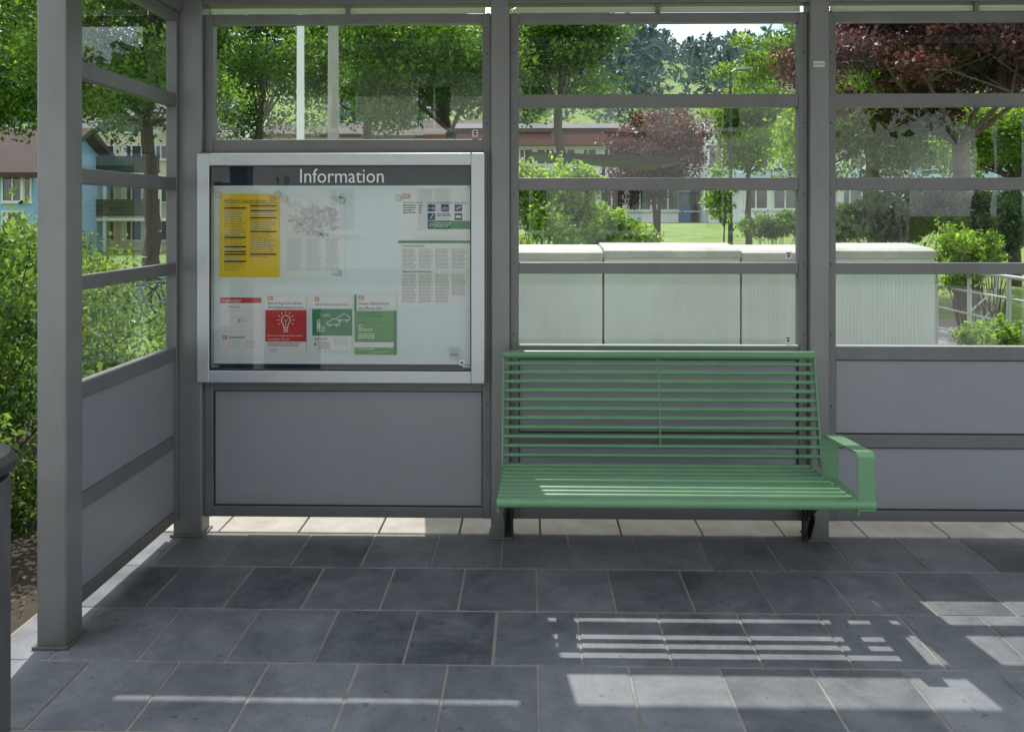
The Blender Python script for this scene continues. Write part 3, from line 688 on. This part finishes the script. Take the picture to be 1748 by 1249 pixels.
# ================= BUILDINGS
def wall(col,name): return mat(name,col,.85,0,.08,.6,.05,20)
WGL=mat('dark_window_glass',(.04,.055,.065),.08,0,0,spec=.9)
WFR=mat('white_window_frame',(.72,.73,.72),.5)
TILR=mat('roof_tiles_brown',(.070,.053,.048),.85,0,.3,3,.4,12,spec=.2)
TILG=mat('roof_tiles_grey',(.11,.108,.112),.85,0,.25,3,.4,12,spec=.2)
REDW=mat('fascia_red_brown',(.14,.045,.04),.7,0,.15,3)
def window(par,x,z,w,h,yf,mull=1,shut=None,sgn=-1):
    b=MB(); fr=.07; y0=yf+sgn*.05; y1=yf+sgn*.001
    b.box(x-w/2,x-w/2+fr,y0,y1,z,z+h,0); b.box(x+w/2-fr,x+w/2,y0,y1,z,z+h,0); b.box(x-w/2+fr,x+w/2-fr,y0,y1,z,z+fr,0); b.box(x-w/2+fr,x+w/2-fr,y0,y1,z+h-fr,z+h,0)
    for i in range(mull):
        xm=x-w/2+w*(i+1)/(mull+1); b.box(xm-.035,xm+.035,y0,y1,z+fr,z+h-fr,0)
    b.box(x-w/2+fr,x+w/2-fr,yf+sgn*.012,yf+sgn*.004,z+fr,z+h-fr,1)
    if rnd.random()<.5: b.box(x-w/2+fr,x-w/2+fr+w*.22,yf+sgn*.02,yf+sgn*.0125,z+fr,z+h-fr,0)
    b.box(x-w/2-.05,x+w/2+.05,yf+sgn*.12,yf+sgn*.002,z-.06,z-.005,0)
    if shut is not None:
        for s_ in (-1,1): b.box(x+s_*(w/2+.03),x+s_*(w/2+.03+w*.42),yf+sgn*.05,yf+sgn*.002,z,z+h,2)
    b.obj('window',[WFR,WGL,shut or WFR],par)
def gable_house(name,x0,x1,y0,y1,zb,ze,zr,wm,rm,axis,label,wins,shut=None,oh=.6,sgn=-1):
    e=empty(name,((x0+x1)/2,(y0+y1)/2,zb),label,'house')
    b=MB()
    if axis=='x':
        ym=(y0+y1)/2; b.prism([(y0,zb-.5),(y1,zb-.5),(y1,ze),(ym,zr-.1),(y0,ze)],'x',x0,x1)
        b.obj('wall',[wm],e)
        b=MB(); sl=(zr-ze)/(ym-y0)
        b.prism([(y0-oh,ze-oh*sl),(ym,zr),(y1+oh,ze-oh*sl),(y1+oh,ze-oh*sl+.25),(ym,zr+.28),(y0-oh,ze-oh*sl+.25)],'x',x0-oh,x1+oh)
    else:
        xm=(x0+x1)/2; b.prism([(x0,zb-.5),(x1,zb-.5),(x1,ze),(xm,zr-.1),(x0,ze)],'y',y0,y1)
        b.obj('wall',[wm],e)
        b=MB(); sl=(zr-ze)/(xm-x0)
        b.prism([(x0-oh,ze-oh*sl),(xm,zr),(x1+oh,ze-oh*sl),(x1+oh,ze-oh*sl+.25),(xm,zr+.28),(x0-oh,ze-oh*sl+.25)],'y',y0-oh,y1+oh)
    b.obj('roof',[rm],e)
    yf=y0 if sgn<0 else y1
    for (x,z,w,h,mu) in wins: window(e,x,z,w,h,yf,mu,shut,sgn)
    return e
def bx(u,d): return X_at(u,d)
d=45
YEW=wall((.70,.65,.44),'wall_yellow')
ax,bx_=bx(95,d),bx(303,d); 
DG=mat('shutter_green',(.02,.06,.045),.6)
wins=[]
for v,h in ((272,26),(346,32),(412,36)):
    for u in (120,178,225,275): wins.append((bx(u,d),Z_at(v,d),1.15,h/32.7,1))
e=gable_house('yellow_house',ax,bx_,d-D,d-D+10,-.3,Z_at(232,d),Z_at(140,d),YEW,TILG,'y','yellow plastered house with green balconies and grey gable roof',wins,None)
b=MB(); xm=(ax+bx_)/2; y=d-D; z0=Z_at(228,d); z1=Z_at(165,d)
b.prism([(xm-2.6,z0),(xm+2.6,z0),(xm,z1)],'y',y-.06,y-.002,0); b.prism([(xm-1.3,z0+.15),(xm-.1,z0+.15),(xm-.1,z0+1.25)],'y',y-.1,y-.062,1); b.prism([(xm+.1,z0+.15),(xm+1.3,z0+.15),(xm+.1,z0+1.25)],'y',y-.1,y-.062,1)
b.obj('gable_window',[WFR,WGL],e)
for v in (372,300):
    b=MB(); z=Z_at(v,d); b.box(ax+.3,bx_-.3,y-1.5,y-.002,z-.15,z,0)
    for i in range(60):
        x=ax+.3+i*(bx_-ax-.6)/60; b.box(x,x+.075,y-1.5,y-1.46,z+.1,z+.85,1)
    b.box(ax+.3,bx_-.3,y-1.53,y-1.45,z+.86,z+.95,1); b.box(ax+.3,bx_-.3,y-1.44,y-1.40,z+.12,z+.2,1)
    for x in (ax+.35,xm,bx_-.4): b.box(x,x+.12,y-1.45,y-1.33,z-2.2,z-.151,2)
    b.obj('balcony',[WFR,DG,WFR],e)
BLU=wall((.26,.46,.68),'wall_blue')
d=38
gable_house('blue_house',bx(-160,d),bx(58,d),d-D,d-D+8,-.3,Z_at(292,d),Z_at(212,d),BLU,TILR,'x','light blue house with brown tiled roof and white windows',
   [(bx(22,d),Z_at(345,d),1.0,1.2,1),(bx(45,d),Z_at(345,d),.5,1.2,0),(bx(22,d),Z_at(410,d),1.0,1.3,1),(bx(-30,d),Z_at(345,d),1.0,1.2,1)])
d=66
gable_house('grey_roof_house',bx(345,d),bx(425,d),d-D,d-D+9,0,Z_at(240,d),Z_at(178,d),wall((.7,.7,.66),'wall_white'),mat('roof_pale',(.42,.43,.45),.7,0,.15,2),'y','white house with pale grey gable roof',[(bx(385,d),Z_at(275,d),1.2,1.3,1)])
d=60
gable_house('row_house',bx(445,d),bx(625,d),d-D,d-D+9,.8,Z_at(232,d),Z_at(205,d),wall((.68,.66,.60),'wall_cream'),TILR,'x','long cream house under low brown tiled roof',[(bx(u,d),Z_at(275,d),1.2,1.4,1) for u in (470,510,550,590)])
gable_house('row_house',bx(640,d),bx(850,d),d-D-1,d-D+8,.8,Z_at(236,d),Z_at(203,d),wall((.72,.71,.68),'wall_offwhite'),TILR,'x','long white house under brown tiled roof',[(bx(u,d),Z_at(275,d),1.2,1.4,1) for u in (670,710,750,790)])
# school building
d=44; y=d-D; sc=empty('school_building',(bx(1250,d),y+5,1.1),'long white two storey school with red brown fascias','school building')
WH=wall((.78,.80,.82),'wall_school'); LBW=wall((.42,.55,.68),'wall_bluish')
xa,xb_,xc_,xd=bx(878,d),bx(1195,d),bx(1480,d),bx(1900,d)
b=MB(); b.box(xa-4,xb_,y,y+10,.5,Z_at(250,d)); b.box(xb_,xc_,y-2,y+10,.5,Z_at(212,d)); b.box(xc_,xd,y-1,y+10,.5,Z_at(248,d)); b.obj('wall',[WH],sc)
b=MB(); b.box(xa-4.5,xb_-.01,y-.9,y+10.5,Z_at(249.9,d),Z_at(232,d),0); b.box(xa-3,xb_-1,y+2,y+9,Z_at(231.9,d),Z_at(215,d),0)
b.prism([(y+1.5,Z_at(214,d)),(y+10,Z_at(214,d)),(y+6,Z_at(190,d))],'x',xa-3.5,xb_-3,2)
b.box(xb_+.01,xc_+.3,y-2.6,y+10.5,Z_at(211.9,d),Z_at(203,d),1); b.prism([(y-1,Z_at(202,d)),(y+10,Z_at(202,d)),(y+5,Z_at(180,d))],'x',xb_+2,xc_-1,2)
b.box(xc_+.31,xd+.5,y-1.6,y+10.5,Z_at(247.9,d),Z_at(238,d),1); b.obj('roof',[REDW,mat('fascia_grey',(.35,.36,.37),.6),TILG],sc)
for u in range(895,1190,36): window(sc,bx(u,d),Z_at(282,d),.95,.85,y,1)
for u in range(900,1190,48): window(sc,bx(u,d),Z_at(360,d),1.2,1.4,y,1)
for u in (1232,1285,1310,1345,1400,1450): window(sc,bx(u,d-2),Z_at(290,d-2),1.35 if u!=1285 else .6,1.25,y-2,1)
for u in (1232,1345,1400,1450): window(sc,bx(u,d-2),Z_at(243,d-2),1.2,.75,y-2,1)
for u in (1222,1290,1340,1400,1450): window(sc,bx(u,d-2),Z_at(358,d-2),1.2,1.5,y-2,1)
for u in range(1500,1900,34): window(sc,bx(u,d-1),Z_at(285,d-1),.9,.75,y-1,0)
for u in range(1500,1900,52): window(sc,bx(u,d-1),Z_at(350,d-1),1.4,1.2,y-1,1)
b=MB(); b.box(xb_+.3,xd,y-2.9,y-2.02,Z_at(306,d-2),Z_at(297,d-2),0); b.box(xc_+.02,xd,y-1.15,y-1.02,Z_at(320,d),Z_at(300,d),0); b.box(xa,xb_-.1,y-1.0,y-.02,Z_at(318,d),Z_at(308,d),0); b.obj('band_course',[LBW],sc)
DBL=mat('door_blue',(.05,.14,.36),.5)
for u in (1175,1196): 
    b=MB(); x=bx(u,d); b.box(x-.5,x+.5,y-.06,y-.003,1.1,Z_at(328,d),0); b.box(x-.35,x+.35,y-.075,y-.061,2.0,Z_at(332,d),1); b.obj('door',[DBL,WGL],sc)
d=18; y=d-D
cn=empty('bicycle_canopy',(bx(1040,d),y,0.3),'flat dark canopy roof on thin posts','canopy')
b=MB(); b.prism([(bx(905,d),Z_at(268,d)),(bx(905,d),Z_at(264,d)),(bx(1150,d),Z_at(273,d)),(bx(1150,d),Z_at(282,d)),(bx(1120,d),Z_at(286,d))],'y',y-.8,y+1.2); b.obj('roof',[DARK],cn)
for u in (925,1030,1125):
    b=MB(); b.tube((bx(u,d),y,.1),(bx(u,d),y,Z_at(284,d)),.035); b.obj('post',[DARK],cn,smooth=True)
# house behind the viewer, seen in reflections
wins=[(x,z,1.1,1.35,1) for z in (1.0,4.0) for x in (-8.4,-5.6,-2.8,0,2.8,5.6,8.4)]
PE=wall((.70,.72,.72),'wall_station'); ORV=mat('verge_orange',(.40,.13,.05),.8,0,.2,3)
e=gable_house('station_house',-10,11,-31,-21,0,6.3,10.2,PE,mat('roof_dark',(.05,.045,.04),.8,0,.2,3),'x','white rendered house with dark roof and orange dormers across the road',wins,None,sgn=1)
for x in (-5,.8,7):
    b=MB(); b.prism([(x-2,6.1),(x+2,6.1),(x+2,7.6),(x,9.6),(x-2,7.6)],'y',-25,-20.9); b.obj('dormer_wall',[PE],e)
    b=MB(); b.prism([(x-2.5,7.2),(x,9.75),(x+2.5,7.2),(x+2.5,7.5),(x,10.1),(x-2.5,7.5)],'y',-25.2,-20.3); b.obj('dormer_roof',[ORV],e)
    window(e,x,7.0,1.1,1.3,-20.9,1,None,1)
tree('green_tree',-9,-15,6,3,3,.2,LG1,n=7000,leaf=.16,seed=31,nclump=40,label='green tree across from the shelter')
tree('green_tree',9.5,-14,6,3.4,3.2,.2,LG1,n=8000,leaf=.16,seed=32,nclump=40,label='green tree across from the shelter')

# ================= STREET FURNITURE
d=20; x=bx(1247,d); y=d-D; zb_=float(hgt(x,y))
LP=mat('lamp_dark',(.07,.075,.08),.5,.4)
e=empty('street_lamp',(x,y,zb_),'dark grey street lamp with flat head on lawn','street lamp')
b=MB(); b.tube((x,y,zb_-.1),(x,y,zb_+1.2),.06,.055); b.tube((x,y,zb_+1.2),(x,y,Z_at(124,d)),.045,.032); b.obj('lamp_post',[LP],e,smooth=True)
b=MB(); zt_=Z_at(124,d); b.tube((x,y,zt_-.02),(x+.12,y,zt_+.05),.025); b.prism([(x+.08,zt_+.02),(x+.12,zt_+.075),(x+.48,zt_+.09),(x+.5,zt_+.055),(x+.3,zt_+.03)],'y',y-.11,y+.11); b.obj('lamp_head',[mat('lamp_grey',(.3,.31,.33),.4,.4)],e,bevel=.01)
d=13; x=bx(513,d); e=empty('flagpole',(x,d-D,0),'slim white flagpole behind the shelter','pole')
b=MB(); b.tube((x,d-D,-.1),(x,d-D,8),.062,.05,n=20); b.obj('pole_shaft',[mat('white_pole',(.72,.74,.76),.4)],e,smooth=True)
b=MB(); b.tube((x,d-D,0),(x,d-D,.12),.11,.10,n=20); b.tube((x,d-D,8),(x,d-D,8.08),.06,.02,n=20); b.obj('pole_cap',[ALU],e,smooth=True)
d=15; x=bx(569,d); e=empty('lamp_mast',(x,d-D,0),'grey concrete mast behind the shelter','pole')
b=MB(); b.tube((x,d-D,-.1),(x,d-D,9),.11,.075,n=20); b.obj('mast_shaft',[mat('mast_concrete',(.30,.30,.27),.8,0,.15,5)],e,smooth=True)
b=MB(); b.tube((x,d-D,9),(x+1.2,d-D,9.2),.05,.04); b.box(x+1.0,x+1.7,d-D-.12,d-D+.12,9.17,9.28); b.obj('lamp_head',[LP],e)
RL=mat('galvanised_rail',(.42,.44,.45),.4,.5)
e=empty('metal_railing',(7,4.5,0),'galvanised tubular handrail along the footpath','railing')
A=Vector((X_at(1598,10.5),6.3,0)); Bp=Vector((X_at(1790,8.2),4.0,0))
Cc=Vector((X_at(1700,13),8.8,0))
b=MB()
for s0,s1 in ((A,Bp),(Bp+Vector((0,1.5,0)),Cc)):
    for z in (.2,.45,.70,.92): b.tube(s0+Vector((0,0,z)),s1+Vector((0,0,z)),.022 if z>.9 else .012,n=10)
b.obj('handrail',[RL],e,smooth=True)
for pnt in (A,A.lerp(Bp,.35),A.lerp(Bp,.7),Bp,Cc):
    b=MB(); b.tube(pnt,pnt+Vector((0,0,.92)),.024); b.obj('railing_post',[RL],e,smooth=True)
def bicycle(x,y,ang,colm,lab):
    z=float(hgt(x,y)); e=empty('bicycle',(x,y,z),lab,'bicycle','parked bicycles')
    dx=Vector((math.cos(ang),math.sin(ang),0)); o_=Vector((x,y,z)); R=.34
    def pt(a,h): return o_+dx*a+Vector((0,0,h))
    TY=MATS.get('tyre') or mat('tyre',(.02,.02,.02),.8)
    for a in (-.52,.52):
        b=MB(); b.torus(pt(a,R),R,.017,dx,0); b.torus(pt(a,R),R-.022,.008,dx,1)
        for i in range(14):
            t=2*math.pi*i/14; b.tube(pt(a,R),pt(a+math.cos(t)*(R-.02),R+math.sin(t)*(R-.02)),.0015,n=4,mi=1,cap=False)
        b.obj('wheel',[TY,ALU],e,smooth=True)
    b=MB()
    for p_,q_ in (((-.52,R),(-.08,.30)),((-.08,.30),(-.22,.82)),((-.22,.78),(.36,.84)),((-.08,.30),(.38,.72)),((-.52,R),(-.2,.74)),((.52,R),(.35,.98))): b.tube(pt(*p_),pt(*q_),.016,n=8)
    b.obj('bicycle_frame',[colm],e,smooth=True)
    nrm=Vector((-dx.y,dx.x,0))
    b=MB(); b.tube(pt(.33,1.0)-nrm*.28,pt(.36,1.02),.013); b.tube(pt(.36,1.02),pt(.33,1.0)+nrm*.28,.013); b.obj('handlebar',[DARK],e,smooth=True)
    b=MB(); b.tube(pt(-.34,.86),pt(-.1,.87),.075,.025,n=12); b.obj('saddle',[DARK],e,smooth=True)
bicycle(X_at(262,14.2),10.0,.35,mat('bike_blue',(.05,.12,.3),.4),'blue bicycle parked beyond the shrubs')
bicycle(X_at(285,15),11.0,.25,mat('bike_black',(.03,.03,.03),.4),'black bicycle parked beyond the shrubs')
bicycle(X_at(235,15.5),11.4,.4,mat('bike_grey',(.2,.2,.22),.4),'grey bicycle parked beyond the shrubs')

for o in bpy.data.objects:
    if '_loc' in o: del o['_loc']
# ================= LIGHT
Ld=Vector((.1,-.72,-1)).normalized(); el=math.asin(-Ld.z)
sun=bpy.data.lights.new('sun','SUN'); sun.energy=5.0; sun.angle=math.radians(.5); sun.color=(1,.95,.88)
so=bpy.data.objects.new('sun',sun); COL.objects.link(so); so.rotation_euler=Ld.to_track_quat('-Z','Y').to_euler(); so.location=(0,0,20)
w=bpy.data.worlds.new('World'); S.world=w; w.use_nodes=True; n=w.node_tree.nodes; l=w.node_tree.links
bg=n['Background']; sky=n.new('ShaderNodeTexSky'); sky.sky_type='NISHITA'; sky.sun_disc=False; sky.sun_elevation=el; sky.sun_rotation=math.radians(352); sky.dust_density=1.5
tc=n.new('ShaderNodeTexCoord'); mp=n.new('ShaderNodeMapping'); mp.inputs['Scale'].default_value=(1,1,2.6); ns=n.new('ShaderNodeTexNoise'); ns.inputs['Scale'].default_value=3.2; ns.inputs['Detail'].default_value=9; ns.inputs['Roughness'].default_value=.55
l.new(tc.outputs['Generated'],mp.inputs['Vector']); l.new(mp.outputs[0],ns.inputs['Vector'])
cr=n.new('ShaderNodeValToRGB'); cr.color_ramp.elements[0].position=.37; cr.color_ramp.elements[1].position=.57
l.new(ns.outputs['Fac'],cr.inputs['Fac']); mx=n.new('ShaderNodeMix'); mx.data_type='RGBA'; l.new(cr.outputs['Color'],mx.inputs['Factor']); l.new(sky.outputs['Color'],mx.inputs['A']); mx.inputs['B'].default_value=(12,12.4,13,1)
l.new(mx.outputs['Result'],bg.inputs['Color']); bg.inputs['Strength'].default_value=.15
# ================= CAMERA
cam=bpy.data.cameras.new('camera'); co=bpy.data.objects.new('camera',cam); COL.objects.link(co)
co.location=(0,-D,H); co.rotation_euler=(math.pi/2,0,TH); cam.sensor_width=36; cam.lens=36*F/1748; cam.shift_y=-(624.5-HV)/1748; cam.clip_end=3000; cam.clip_start=.05
S.camera=co
S.view_settings.view_transform='Standard'; S.view_settings.look='None'; S.view_settings.exposure=0
S.cycles.transparent_max_bounces=24
